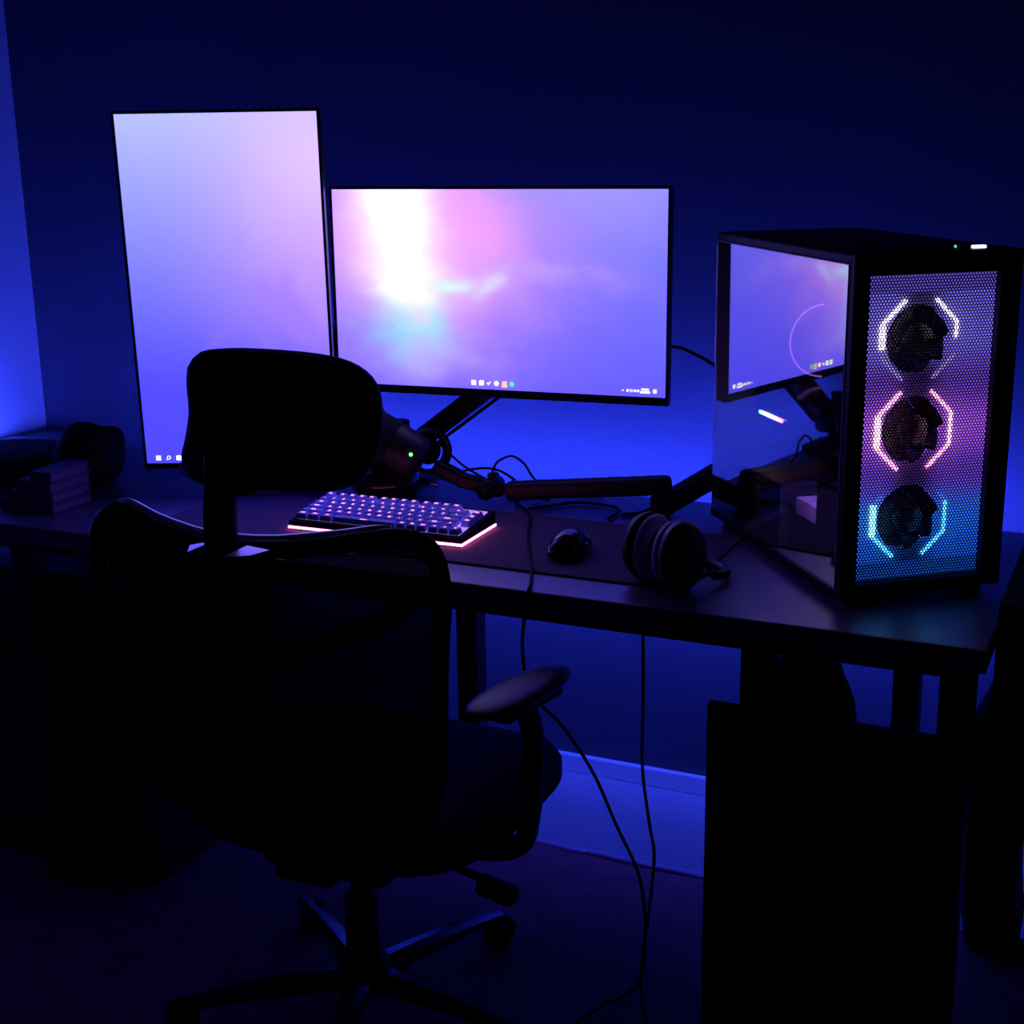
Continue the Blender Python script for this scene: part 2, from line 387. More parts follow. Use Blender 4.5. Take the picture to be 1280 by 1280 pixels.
for u, shp in ((.062, 'four'), (.115, 'lens'), (.170, 'sq')): icon(scr2, u, .984, .0085, .0085, M_ICONW, .336, .597, shp)

# ------------------------------------------------------------------ monitor arm (dual)
arm = empty('monitor_arm', (-.33, -.33, DZ), label='black dual gas monitor arm clamped to the desk behind the microphone', cat='monitor arm')
def L(p): return (p[0] + .33, p[1] + .33, p[2] - DZ)
bm = bmesh.new(); box(bm, (0, .035, .006), (.10, .07, .012), .003); box(bm, (0, .068, -.025), (.07, .007, .06)); box(bm, (0, .04, -.052), (.07, .06, .006)); obj('clamp', bm, M_STEEL, arm)
bm = bmesh.new(); cyl(bm, (0, .01, .012), (0, .01, .115), .021, n=24); cyl(bm, (0, .01, .04), (0, .01, .075), .03, n=24); obj('post', bm, M_ARM, arm, True)
def beam(pts_a, pts_b, w, h, bev=.008):
    a = Vector(pts_a); b = Vector(pts_b); d = b - a
    q = d.to_track_quat('X', 'Z').to_matrix(); bm = bmesh.new()
    box(bm, (a + b) / 2, (d.length, w, h), bev, 3, q); return bm
obj('upper_arm', beam(L((-.312, -.305, .745)), L((-.10, -.29, .905)), .036, .036), M_ARM, arm, True)
obj('cable_channel', beam(L((-.275, -.29, .745)), L((-.115, -.275, .865)), .012, .006, .002), M_CABLE, arm, True)
bm = bmesh.new(); cyl(bm, L((-.312, -.325, .742)), L((-.312, -.285, .742)), .026, n=24); obj('joint', bm, M_ARM, arm, True)
obj('fore_arm', beam(L((-.10, -.29, .91)), L((-.108, -.30, 1.035)), .032, .032), M_ARM, arm, True)
bm = bmesh.new(); box(bm, L((-.1015, -.307, 1.038)), (.09, .03, .09), .004, rot=Matrix.Rotation(.084, 3, 'Z')); obj('mount_plate', bm, M_STEEL, arm)
obj('upper_arm', beam(L((-.345, -.33, .755)), L((-.44, -.36, .96)), .036, .036), M_ARM, arm, True)
obj('fore_arm', beam(L((-.44, -.36, .96)), L((-.535, -.452, 1.035)), .032, .032), M_ARM, arm, True)
bm = bmesh.new(); box(bm, L((-.5515, -.4855, 1.038)), (.09, .018, .09), .004, rot=Matrix.Rotation(.404, 3, 'Z')); obj('mount_plate', bm, M_STEEL, arm)
bm = bmesh.new()
for (x, y, z, r) in ((-.245, -.36, .70, .004), (-.20, -.37, .71, .004)): cyl(bm, L((x - .02, y, z)), L((x + .02, y - .01, z - .006)), r, n=12)
obj('bolt', bm, M_CHROME, arm, True)
bm = bmesh.new(); lathe(bm, [(0, 0), (.055, 0), (.062, .012), (.060, .034), (.045, .052), (.02, .06), (0, .06)], 28, Matrix.Translation(L((-.315, -.40, DZ + .0012))))
obj('swivel_base', bm, M_GLOSS, arm, True)

# ------------------------------------------------------------------ boom arm
boom = empty('microphone_boom_arm', (.33, -.278, DZ), label='black low-profile boom arm reaching across the desk from behind the computer tower', cat='boom arm')
def L2(p): return (p[0] - .33, p[1] + .278, p[2] - DZ)
bm = bmesh.new(); box(bm, (0, 0, .0055), (.05, .038, .010), .002); box(bm, (0, .0245, -.02), (.04, .006, .061)); obj('clamp', bm, M_STEEL, boom)
bm = bmesh.new(); cyl(bm, (0, 0, .01), (0, 0, .10), .0145, n=20); obj('post', bm, M_ARM, boom, True)
obj('rear_arm', beam(L2((.338, -.278, .787)), L2((.20, -.395, .700)), .030, .034, .006), M_ARM, boom, True)
bm = bmesh.new(); box(bm, L2((.205, -.40, .707)), (.030, .030, .078), .006, 3); cyl(bm, L2((.205, -.40, .672)), L2((.205, -.40, .69)), .016, n=20); obj('elbow', bm, M_ARM, boom, True)
obj('front_arm', beam(L2((.222, -.40, .742)), L2((-.075, -.40, .705)), .030, .032, .010), M_ARM, boom, True)
bm = bmesh.new(); cyl(bm, L2((-.105, -.425, .708)), L2((-.105, -.375, .708)), .017, n=18); box(bm, L2((-.10, -.40, .725)), (.016, .02, .02), .003); obj('tension_knob', bm, M_BLACK, boom, True)
obj('wrist', beam(L2((-.08, -.40, .705)), L2((-.165, -.41, .720)), .022, .026, .006), M_BLACK, boom, True)

# ------------------------------------------------------------------ microphone
ma = Vector((-.337, -.445, .812)); mb = Vector((-.230, -.425, .754)); md = (mb - ma).normalized()
mic = empty('microphone', (-.230, -.425, .754), label='fat black cylindrical microphone with a green light held by the boom arm', cat='microphone')
q = (-md).to_track_quat('Z', 'Y').to_matrix().to_4x4()
bm = bmesh.new(); lathe(bm, [(0, -.006), (.028, -.005), (.036, 0), (.0395, .008), (.0395, .095), (.034, .104), (0, .106)], 36, q); obj('body', bm, M_ARM, mic, True)
bm = bmesh.new(); lathe(bm, [(.0402, .052), (.0412, .056), (.0412, .1), (.037, .112), (.024, .122), (0, .126)], 36, q); obj('grille', bm, M_FABRIC, mic, True)
M_GREEN = emit('green_led', (.08, 1, .12), 5)
rt = Vector((.84, .38, .0)); camdir = Vector((.45, -.87, .2))
side = (camdir - md * camdir.dot(md)).normalized()
bm = bmesh.new(); r_ = bmesh.ops.create_icosphere(bm, subdivisions=2, radius=.0032); bmesh.ops.translate(bm, vec=tuple(side * .0395 - md * .010 + md.cross(side) * .0), verts=r_['verts']); obj('status_light', bm, M_GREEN, mic, True)
sm = empty('shock_mount', (-.226, -.40, .763), label='round black shock mount ring on the end of the microphone', cat='microphone mount')
nrm = Vector((.75, -.60, .15)).normalized(); qr = nrm.to_track_quat('Z', 'Y').to_matrix().to_4x4()
bm = bmesh.new(); lathe(bm, [(.033, -.014), (.040, -.014), (.041, 0), (.040, .014), (.033, .014), (.033, -.014)], 36, qr); obj('ring', bm, M_ARM, sm, True)
bm = bmesh.new(); lathe(bm, [(.0, -.008), (.022, -.008), (.024, .0), (.014, .006), (0, .006)], 28, qr); obj('hub', bm, M_GLOSS, sm, True)
for k in range(4):
    a = k * PI / 2 + .5; p0 = qr @ Vector((.018 * math.cos(a), .018 * math.sin(a), .0)); p1 = qr @ Vector((.034 * math.cos(a), .034 * math.sin(a), .0))
    bm = bmesh.new(); cyl(bm, p0, p1, .0028, n=8); obj('strut', bm, M_CHROME if k % 2 else M_BLACK, sm, True)
obj('yoke', beam((.016, -.005, -.024), (.072, -.008, -.044), .022, .026, .006), M_BLACK, sm, True)

# ------------------------------------------------------------------ cables
def cable(pts, r, label, group=None, name='cable'):
    bm = bmesh.new(); p0 = Vector(pts[0]); tube(bm, [Vector(p) - p0 for p in pts], r, 8)
    o = obj(name, bm, M_CABLE, None, True, loc=p0); tag(o, label, 'cable', group); return o
cz = TOPZ + .003
cable([(-.06, -.30, .684), (-.067, -.379, .684), (.0, -.47, cz), (.055, -.60, cz), (.12, -.732, cz), (.150, -.80, .6845), (.158, -.829, .676), (.150, -.832, .60), (.148, -.80, .518), (.175, -.75, .451), (.212, -.72, .37), (.242, -.70, .28), (.282, -.70, .194), (.291, -.70, .086), (.285, -.72, .024), (.25, -.80, .0225), (.20, -.95, .0225)], .0026, 'thin black cable crossing the desk mat, then hanging to the rug past the armrest')
cable([(.283, -.70, .634), (.283, -.70, .60), (.284, -.70, .484), (.284, -.70, .381), (.296, -.70, .291), (.304, -.70, .24), (.298, -.70, .157), (.287, -.70, .057), (.30, -.74, .024), (.36, -.86, .0225)], .0026, 'thin black cable hanging straight down from under the desktop left of the cabinet')
cable([(-.128, -.36, .702), (-.117, -.36, .735), (-.105, -.36, .748), (-.082, -.36, .757), (-.059, -.36, .745), (-.040, -.36, .72), (-.02, -.33, .695), (.03, -.31, .684), (.06, -.29, .684)], .0021, 'thin black cable rising in a loop above the boom arm')
cable([(-.215, -.385, .777), (-.2, -.36, .748), (-.176, -.36, .731), (-.130, -.365, .711), (-.10, -.36, .69), (-.07, -.34, .684), (-.03, -.32, .684)], .0021, 'thin black cable running down from the round microphone mount')
cable([(-.19, -.375, .713), (-.175, -.372, .724), (-.135, -.37, .733), (-.101, -.37, .731), (-.066, -.376, .716), (-.05, -.36, .69), (-.01, -.36, .684)], .0021, 'thin black cable arching low beside the boom arm knob')
cable([(.153, -.31, .95), (.175, -.24, .943), (.20, -.22, .93), (.235, -.20, .905), (.27, -.19, .86), (.30, -.20, .75), (.29, -.23, .66), (.28, -.235, .56)], .003, 'black cable leaving the right side of the wide monitor behind the tower')
cable([(-.02, -.43, .6855), (.005, -.392, .6835), (.035, -.356, .6835), (.09, -.352, .6835), (.125, -.378, .6835), (.125, -.43, .6835), (.135, -.444, .6835)], .0024, 'black cable curled flat on the desktop behind the mouse')
cable([(.137, -.40, .6835), (.163, -.375, .6835), (.20, -.33, .70), (.24, -.285, .735), (.262, -.287, .757), (.30, -.255, .775), (.345, -.24, .79), (.38, -.235, .75), (.38, -.235, .66), (.38, -.235, .5)], .003, 'black cable rising along the back section of the boom arm')

# ------------------------------------------------------------------ keyboard
KW, KD = .312, .129
kb = empty('keyboard', (-.02214 - KW / 2 * math.cos(.02256) - 0, -.68285 + KD / 2, TOPZ), (0, 0, .02256), 'compact mechanical keyboard with pale keycaps and pink glowing legends', 'keyboard')
tilt = Matrix.Rotation(math.radians(5.5), 3, 'X')
def kz(y): return .016 + (y + KD / 2) * math.tan(math.radians(5.5))
def wedge(x0, x1, y0, y1, zb, off):
    bm = bmesh.new(); vs_ = [bm.verts.new((x, y, z)) for x in (x0, x1) for y, z in ((y0, zb), (y1, zb), (y1, kz(y1) + off), (y0, kz(y0) + off))]
    a = vs_
    for f in ((0, 1, 2, 3), (7, 6, 5, 4), (0, 4, 5, 1), (1, 5, 6, 2), (2, 6, 7, 3), (3, 7, 4, 0)): bm.faces.new([a[i] for i in f])
    return bm
bm = wedge(-KW / 2, KW / 2, -KD / 2, KD / 2, .0066, -.001)
bmesh.ops.bevel(bm, geom=bm.edges[:], offset=.002, segments=2, affect='EDGES', profile=.5)
obj('case', bm, mat('matte_black_keyboard_case', (.012, .011, .014), .8, noise=.2, nscale=60, spec=.15), kb)
obj('base_plate', B((0, 0, .0012), (KW - .004, KD - .004, .0024)), M_BLACK, kb)
M_PINK = emit('pink_edge_light', (1.0, .20, .55), 5.5)
lb = frame_bm(KW + .001, KD + .001, .003, .0036); bmesh.ops.rotate(lb, cent=(0, 0, 0), matrix=Matrix.Rotation(PI / 2, 3, 'X'), verts=lb.verts[:])
obj('edge_light', lb, M_PINK, kb, loc=(0, 0, .0028))
M_PLATE = emit('key_backlight', (.38, .20, 1.0), 1.3)
obj('backlight_plate', wedge(-KW / 2 + .0105, KW / 2 - .0105, -KD / 2 + .0125, KD / 2 - .0085, .008, .0002), M_PLATE, kb)
M_LEG = emit('pink_legend', (1.0, .22, .42), 3.2)
U = .0184
rows = []
def R_(s): return s
row0 = [(0, 1, 'Esc')] + [(1.25 + i, 1, 'F%d' % (i + 1)) for i in range(4)] + [(5.5 + i, 1, 'F%d' % (i + 5)) for i in range(4)] + [(9.75 + i, 1, 'F%d' % (i + 9)) for i in range(4)]
def seq(items):
    x = 0; out = []
    for w_, t in items: out.append((x, w_, t)); x += w_
    return out
row1 = seq([(1, '`')] + [(1, c) for c in '1234567890-='] + [(2, '<--')]) + [(15.25, 1, 'Hm')]
row2 = seq([(1.5, 'Tab')] + [(1, c) for c in 'QWERTYUIOP[]'] + [(1.5, '\\')]) + [(15.25, 1, 'Up')]
row3 = seq([(1.75, 'Caps')] + [(1, c) for c in "ASDFGHJKL;'"] + [(2.25, 'Enter')]) + [(15.25, 1, 'Dn')]
row4 = seq([(2.25, 'Shift')] + [(1, c) for c in 'ZXCVBNM,./'] + [(1.75, 'Shift')]) + [(14.1, 1, '^')]
row5 = seq([(1.25, 'Ctrl'), (1.25, 'Win'), (1.25, 'Alt'), (6.25, '---'), (1, 'Alt'), (1, 'Fn'), (1, 'Ctrl')]) + [(13.1, 1, '<'), (14.1, 1, 'v'), (15.1, 1, '>')]
tmesh = {}
def text_mesh(s, size):
    k = (s, size)
    if k not in tmesh:
        cu_ = bpy.data.curves.new('t', 'FONT'); cu_.body = s; cu_.size = size; cu_.align_x = 'CENTER'; cu_.align_y = 'CENTER'; cu_.offset = size * .03; cu_.extrude = .0001
        to = bpy.data.objects.new('t', cu_); COL.objects.link(to); dg = bpy.context.evaluated_depsgraph_get()
        me = bpy.data.meshes.new_from_object(to.evaluated_get(dg)); me.materials.clear(); me.materials.append(M_LEG)
        bpy.data.objects.remove(to); tmesh[k] = me
    return tmesh[k]
cap_mesh = {}
def cap(w_):
    if w_ not in cap_mesh:
        bm = bmesh.new(); a = w_ * U / 2 - .0006; b = U / 2 - .0006; h = .0085; t = .0025
        lo = [bm.verts.new(p) for p in ((-a, -b, 0), (a, -b, 0), (a, b, 0), (-a, b, 0))]
        hi = [bm.verts.new(p) for p in ((-a + t, -b + t, h), (a - t, -b + t, h), (a - t, b - t * .6, h), (-a + t, b - t * .6, h))]
        for i in range(4): bm.faces.new((lo[i], lo[(i + 1) % 4], hi[(i + 1) % 4], hi[i]))
        bm.faces.new(hi); bm.faces.new(lo[::-1])
        bmesh.ops.bevel(bm, geom=[e for e in bm.edges if e.verts[0].co.z > h * .5 or e.verts[1].co.z > h * .5], offset=.0009, segments=2, affect='EDGES', profile=.5)
        me = bpy.data.meshes.new('key'); bm.to_mesh(me); bm.free(); me.materials.append(M_KEY); cap_mesh[w_] = me
    return cap_mesh[w_]
for ri, row in enumerate([row0, row1, row2, row3, row4, row5]):
    y = KD / 2 - .0085 - U / 2 - ri * U - (0.003 if ri > 0 else 0)
    for x, w_, t in row:
        xx = -KW / 2 + .0068 + (x + w_ / 2) * U
        k = bpy.data.objects.new('keycap', cap(w_)); link(k, kb); k.location = (xx, y, kz(y) + .0007); k.rotation_euler = (math.radians(5.5 - (ri - 3) * 1.5), 0, 0)
        if t == '---':
            lg = bpy.data.objects.new('legend', text_mesh('-----', .008))
            lg.location = (0, -.004, .0088)
        else:
            lg = bpy.data.objects.new('legend', text_mesh(t, .0064 if len(t) == 1 else (.0054 if len(t) < 3 else .0046))); lg.location = (0, .001, .0088)
        link(lg, k)

# ------------------------------------------------------------------ mouse
ms = empty('mouse', (.143, -.640, TOPZ), (0, 0, .1), 'small glossy dark computer mouse on the desk mat', 'mouse')
bm = bmesh.new(); bmesh.ops.create_uvsphere(bm, u_segments=28, v_segments=18, radius=1)
for v in bm.verts:
    x, y, z = v.co
    if z < 0: z *= .15
    v.co = Vector((x * .033 * (1 - .10 * math.cos(y * 3)), y * .052, .006 + z * .035 * (1 - .25 * max(0, y))))
obj('body', bm, M_GLOSS, ms, True)
bm = bmesh.new(); cyl(bm, (-.003, .030, .0275), (.003, .030, .0275), .007, n=18); obj('scroll_wheel', bm, M_BLACK, ms, True)
bm = bmesh.new(); tube(bm, [(0, .052, .010), (0, .045, .0215), (0, .030, .0315), (0, .01, .0375)], .0008, 6); obj('button_seam', bm, M_BLACK, ms, True)

# ------------------------------------------------------------------ soft bag at the right end
wb = empty('duffel_bag', (.80, -.36, 0), label='tall black soft duffel bag standing on end beside the right end of the desk', cat='bag')
prof = [(.728, .012), (.716, .10), (.712, .20), (.708, .374), (.742, .47), (.777, .58), (.789, .70), (.82, .735), (.90, .74), (.95, .70), (.955, .45), (.87, .31), (.806, .22), (.802, .10), (.806, .012)]
bm = bmesh.new(); lay = []
pp = spline([(x - .80, 0, z_) for x, z_ in prof] + [(prof[0][0] - .80, 0, prof[0][1])], 3)[:-1]
cx_ = sum(p.x for p in pp) / len(pp); cz_ = sum(p.z for p in pp) / len(pp)
for yo, k_ in ((-.05, .90), (-.035, .98), (0, 1.0), (.035, .98), (.05, .90)): lay.append([bm.verts.new((cx_ + (p.x - cx_) * k_, yo, cz_ + (p.z - cz_) * k_)) for p in pp])
for a, b_ in zip(lay, lay[1:]):
    for k in range(len(pp)): bm.faces.new((a[k], a[(k + 1) % len(pp)], b_[(k + 1) % len(pp)], b_[k]))
bm.faces.new(lay[0]); bm.faces.new(lay[-1][::-1]); obj('body', bm, M_BACKPACK, wb)
obj('end_panel', B((-.035, 0, .0065), (.07, .085, .012), .003), M_BACKPACK, wb)
obj('wall_cover_block', B((.063, -.175, .660), (.176, .45, .12), .003, 2), M_BACKPACK, wb)  # block added to cover the lit wall beside the desk edge
bm = bmesh.new(); tube(bm, [(.03, -.054, .70), (.01, -.058, .60), (.02, -.058, .50), (.05, -.054, .44)], .006, 8, flat=.4); obj('strap', bm, M_STEEL, wb, True)

# ------------------------------------------------------------------ headphones standing on the desk
hp = empty('headphones', (.322, -.725, DZ + .0006), (0, 0, PI - .42), 'black over-ear headphones resting on the desk in front of the boom arm', 'headphones')
def rotX(a): return Matrix.Rotation(a, 4, 'Y')
for s in (-1, 1):
    mt4 = Matrix.Translation((s * .026, 0, .0505)) @ Matrix.Rotation(PI / 2 * s, 4, 'Y')
    bm = bmesh.new(); lathe(bm, [(0, .028), (.030, .028), (.044, .021), (.0495, .010), (.0495, 0), (0, 0)], 32, mt4); bmesh.ops.scale(bm, vec=(1, .85, 1), verts=bm.verts[:]); obj('ear_cup', bm, M_BLACK, hp, True)
    mt5 = Matrix.Translation((s * .0255, 0, .0505)) @ Matrix.Rotation(-PI / 2 * s, 4, 'Y')
    bm = bmesh.new(); lathe(bm, [(.022, 0), (.045, 0), (.049, .006), (.045, .014), (.034, .017), (.024, .013), (.022, 0)], 32, mt5); bmesh.ops.scale(bm, vec=(1, .85, 1), verts=bm.verts[:]); obj('ear_pad', bm, M_PADLEATHER, hp, True)
    bm = bmesh.new(); tube(bm, [(s * .054, .026, .05), (s * .056, .0, .022), (s * .054, -.030, .022), (s * .050, -.05, .014)], .0035, 8); obj('yoke', bm, M_STEEL, hp, True)
bm = bmesh.new(); tube(bm, [(-.050, -.050, .014), (-.046, -.078, .010), (-.028, -.098, .0085), (0, -.106, .0085), (.028, -.098, .0085), (.046, -.078, .010), (.050, -.050, .014)], .007, 10, flat=1.0); obj('headband', bm, M_BLACK, hp, True)

# ------------------------------------------------------------------ books and backpack at the left end of the desk
bx = [(-.775, .090, .0, 'lowest'), (-.770, .105, .0, 'second'), (-.762, .085, 0, 'third'), (-.750, .055, 0, 'top')]
cols = [(0.22, .07, .16), (0.20, .07, .18), (.24, .08, .2), (.15, .08, .24)]
labs = ['dark plum book at the bottom of the small stack beside the black backpack', 'dark purple book second from the bottom of the small stack by the backpack',
        'purple book lying just under the topmost one of the small stack', 'narrow violet book topmost of the small stack by the backpack']
z = DZ + .0006
for i in range(4):
    wd = (.118, .098, .076, .046)[i]; th = .0180; xr = -.768
    bk = empty('book', (xr - wd / 2, -.70, z), (0, 0, (.0, .02, -.02, .03)[i]), labs[i], 'book', 'stack of purple books at the left end of the desk')
    cm = mat('book_cover_%s' % 'abcd'[i], cols[i], .55, noise=.1, nscale=40)
    bm = bmesh.new(); box(bm, (0, 0, .0012), (wd, .10, .0024), .0006, 1); box(bm, (0, 0, th - .0012), (wd, .10, .0024), .0006, 1); box(bm, (-wd / 2 + .0012, 0, th / 2), (.0024, .10, th - .004)); obj('cover', bm, cm, bk)
    obj('pages', B((.0, 0, th / 2), (wd - .006, .094, th - .0052)), mat('book_pages', (.30, .18, .28), .9, noise=.3, nscale=200), bk)
    z += th + .0004
bp_ = empty('backpack', (-.93, -.545, DZ), label='slumped black backpack on the left end of the desk behind the books', cat='backpack')
def blob(c, s, amp, seed, mt, name, par, sub=4):
    bm = bmesh.new(); bmesh.ops.create_icosphere(bm, subdivisions=sub, radius=1); rnd = random.Random(seed)
    ph = [(Vector((rnd.uniform(-3, 3), rnd.uniform(-3, 3), rnd.uniform(-3, 3))), rnd.uniform(0, 6)) for _ in range(7)]
    for v in bm.verts:
        d = v.co.copy(); k = 1 + amp * sum(math.sin(d.dot(a) * 1.6 + b) for a, b in ph) / 4
        p = Vector((abs(d.x) ** .8 * math.copysign(1, d.x), abs(d.y) ** .8 * math.copysign(1, d.y), abs(d.z) ** .8 * math.copysign(1, d.z))) * k
        v.co = Vector((c[0] + p.x * s[0], c[1] + p.y * s[1], max(.001, c[2] + p.z * s[2])))
    return obj(name, bm, mt, par, True)
blob((-.08, -.0, .028), (.17, .11, .032), .12, 4, M_BACKPACK, 'main_pocket', bp_)
blob((.070, .0, .056), (.046, .070, .056), .10, 9, M_BACKPACK, 'top_pocket', bp_)
bm = bmesh.new(); tube(bm, [(-.18, -.09, .02), (-.12, -.118, .035), (-.04, -.118, .05), (.03, -.095, .06), (.065, -.078, .04)], .007, 8, flat=.5); obj('strap', bm, M_BACKPACK, bp_, True)
bm = bmesh.new(); tube(bm, [(.04, -.02, .104), (.055, -.01, .113), (.078, 0, .113), (.094, .01, .104)], .004, 8); obj('handle', bm, M_BACKPACK, bp_, True)

# ------------------------------------------------------------------ computer tower
T = .67936; CW, CD, CH = .2386, .45669, .455
pc = empty('computer_tower', (.56851, -.7263, DZ), (0, 0, T), 'black computer tower with a mesh front, three lit fans and a glass side panel', 'computer')
FT = .012
obj('chassis_top', box6(0, CW, .0, CD, FT + CH - .014, FT + CH, .003), M_CASE, pc)
bm = bmesh.new()
for j in range(9): box(bm, (CW / 2, .10 + j * .032, FT + CH + .001), (CW * .62, .018, .002), .0008, 1)
obj('top_filter', bm, M_MESHMETAL, pc)
obj('chassis_bottom', box6(0, CW, .0, CD, FT, FT + .012), M_CASE, pc)
obj('right_panel', box6(CW - .003, CW, .004, CD, FT + .012, FT + CH - .014), M_CASE, pc)
obj('back_panel', box6(.004, CW - .003, CD - .003, CD, FT + .012, FT + CH - .014), M_INSIDE, pc)
ft0 = obj('foot', B((0, 0, .006), (.034, .034, .0118), .003), M_BLACK, pc, loc=(.03, .035, 0))
for x, y in ((CW - .03, .035), (.03, CD - .035), (CW - .03, CD - .035)): inst(ft0, pc, (x, y, 0))
# front frame and grille
FY = .030
fx0, fx1, fz0, fz1 = .0225, CW - .029, .026, FT + CH - .028
bm = bmesh.new()
def ft(x0, x1, z0, z1): box(bm, ((x0 + x1) / 2, .004, (z0 + z1) / 2), (x1 - x0, .016, z1 - z0), .002)
ft(0, fx0, FT, FT + CH); ft(fx1, CW, FT, FT + CH); ft(fx0, fx1, FT, fz0); ft(fx0, fx1, fz1, FT + CH)
obj('front_frame', bm, M_CASE, pc)
bm = bmesh.new(); pitch = .0044; ph = pitch * math.sqrt(3) / 2; R1 = pitch / math.sqrt(3); r1 = .00165
j = 0; zz = fz0 - .001
while zz < fz1 + .001:
    xx = fx0 - .001 + (pitch / 2 if j % 2 else 0)
    while xx < fx1 + .001:
        A = [bm.verts.new((xx + R1 * math.sin(PI / 3 * k), 0, zz + R1 * math.cos(PI / 3 * k))) for k in range(6)]
        Bv = [bm.verts.new((xx + r1 * math.sin(PI / 3 * k), 0, zz + r1 * math.cos(PI / 3 * k))) for k in range(6)]
        for k in range(6): bm.faces.new((A[k], A[(k + 1) % 6], Bv[(k + 1) % 6], Bv[k]))
        xx += pitch
    zz += ph; j += 1
for z0_, z1_, nm_ in ((.4125, FT + CH - .016, 'upper'), (FT + .013, .0495, 'lower')): obj('glow_filler', box6(.006, CW - .018, FY - .004, FY + .004, z0_, z1_), emit(nm_ + '_gap_glow', (.15, .10, .68) if nm_ == 'upper' else (.01, .08, .52), .85), pc)  # added glowing plates paint fan light into the gaps above and below
gr = obj('front_grille', bm, M_MESHMETAL, pc, loc=(0, .003, 0))
so = gr.modifiers.new('s', 'SOLIDIFY'); so.thickness = .0006
gr['label'] = 'perforated steel front grille'
# fans
def ledmat(nm, c, s): return emit(nm, c, s)
LW = ledmat('fan_led_white', (.95, .75, 1.0), 7.5); LWd = ledmat('fan_led_violet_dim', (.45, .35, 1.0), 1.0); LP = ledmat('fan_led_pink', (1.0, .28, .62), 8.0); LPb = ledmat('fan_led_pink_pale', (1.0, .48, .72), 10)
LC = ledmat('fan_led_cyan', (.05, .42, 1.0), 7.0); LCb = ledmat('fan_led_cyan_pale', (.16, .75, 1.0), 9.0); LCd = ledmat('fan_led_blue_dim', (.06, .16, 1.0), 2.0)
ro = .052
octp = {}
for k in range(8):
    a = PI / 8 + k * PI / 4; octp[k] = (ro * math.cos(a) / math.cos(PI / 8) * 1.03, ro * math.sin(a) / math.cos(PI / 8))
# side segments: right up diag 0-1, right vertical 7-0, right low diag 6-7, left up diag 2-3, left vertical 3-4, left low diag 4-5
segdef = {'ru': (1, 0), 'rv': (0, 7), 'rl': (7, 6), 'lu': (2, 3), 'lv': (3, 4), 'll': (4, 5)}
def fan(zc, cols_, glow):
    f = obj('fan', None_bm(), glow_mat(*glow), pc, loc=(.108, FY, zc))
    for nm, (a, b) in segdef.items():
        p0 = Vector((octp[a][0], -.011, octp[a][1])); p1 = Vector((octp[b][0], -.011, octp[b][1]))
        r = .0044 if nm[0] == 'l' and nm[1] == 'v' else (.0027 if nm[0] == 'l' else .0024)
        bright, frac = cols_[nm]
        if isinstance(frac, tuple): q0, q1 = p0.lerp(p1, frac[0]), p0.lerp(p1, frac[1])
        else: q0, q1 = p0, p1
        bm = bmesh.new(); tube(bm, [q0, q1], r, 8, sub=1); obj('light_segment', bm, bright, f, True)
    bm = bmesh.new(); cyl(bm, (0, -.010, 0), (0, .012, 0), .021, n=28); h = obj('hub', bm, M_BLADE, f, True)
    blm = None
    for k in range(7):
        if blm is None:
            bm = bmesh.new(); rows_ = []
            for i in range(7):
                rr = .019 + .0262 * i / 6; sw = i / 6 * .55
                r2 = []
                for s_ in range(5):
                    aa = sw + (s_ / 4 - .5) * (.62 + .1 * i / 6); yy = -.009 + .018 * s_ / 4
                    r2.append(bm.verts.new((rr * math.cos(aa), yy, rr * math.sin(aa))))
                rows_.append(r2)
            for i in range(6):
                for s_ in range(4): bm.faces.new((rows_[i][s_], rows_[i][s_ + 1], rows_[i + 1][s_ + 1], rows_[i + 1][s_]))
            b0 = obj('blade', bm, M_BLADE, f, True); sd = b0.modifiers.new('s', 'SOLIDIFY'); sd.thickness = .0014; blm = b0
        else: b0 = inst(blm, f)
        b0.rotation_euler = (0, 2 * PI * k / 7, 0)
    return f
def glow_mat(nm, top, mid, bot, st_):  # emission paints the LED glow onto the frame, dimmed towards the middle
    mt = emit('painted_fan_glow_' + nm, top, st_); nt = mt.node_tree; b = nt.nodes['Principled BSDF']
    b.inputs['Base Color'].default_value = (.3, .28, .34, 1)
    tc = nt.nodes.new('ShaderNodeTexCoord'); sp = nt.nodes.new('ShaderNodeSeparateXYZ'); rp = nt.nodes.new('ShaderNodeValToRGB'); rp.color_ramp.interpolation = 'EASE'
    nt.links.new(tc.outputs['Generated'], sp.inputs[0]); nt.links.new(sp.outputs[2], rp.inputs[0])
    e = rp.color_ramp.elements; e[0].color = bot + (1,); e[1].color = top + (1,); q = e.new(.5); q.color = mid + (1,)
    nt.links.new(rp.outputs[0], b.inputs['Emission Color'])
    sb = nt.nodes.new('ShaderNodeMath'); sb.operation = 'SUBTRACT'; sb.inputs[1].default_value = .5; nt.links.new(sp.outputs[0], sb.inputs[0])
    ab = nt.nodes.new('ShaderNodeMath'); ab.operation = 'ABSOLUTE'; nt.links.new(sb.outputs[0], ab.inputs[0])
    m2 = nt.nodes.new('ShaderNodeMapRange'); m2.interpolation_type = 'SMOOTHSTEP'; m2.inputs[1].default_value = .03; m2.inputs[2].default_value = .24; m2.inputs[3].default_value = .18 * st_; m2.inputs[4].default_value = 1.1 * st_
    nt.links.new(ab.outputs[0], m2.inputs[0]); nt.links.new(m2.outputs[0], b.inputs['Emission Strength']); return mt
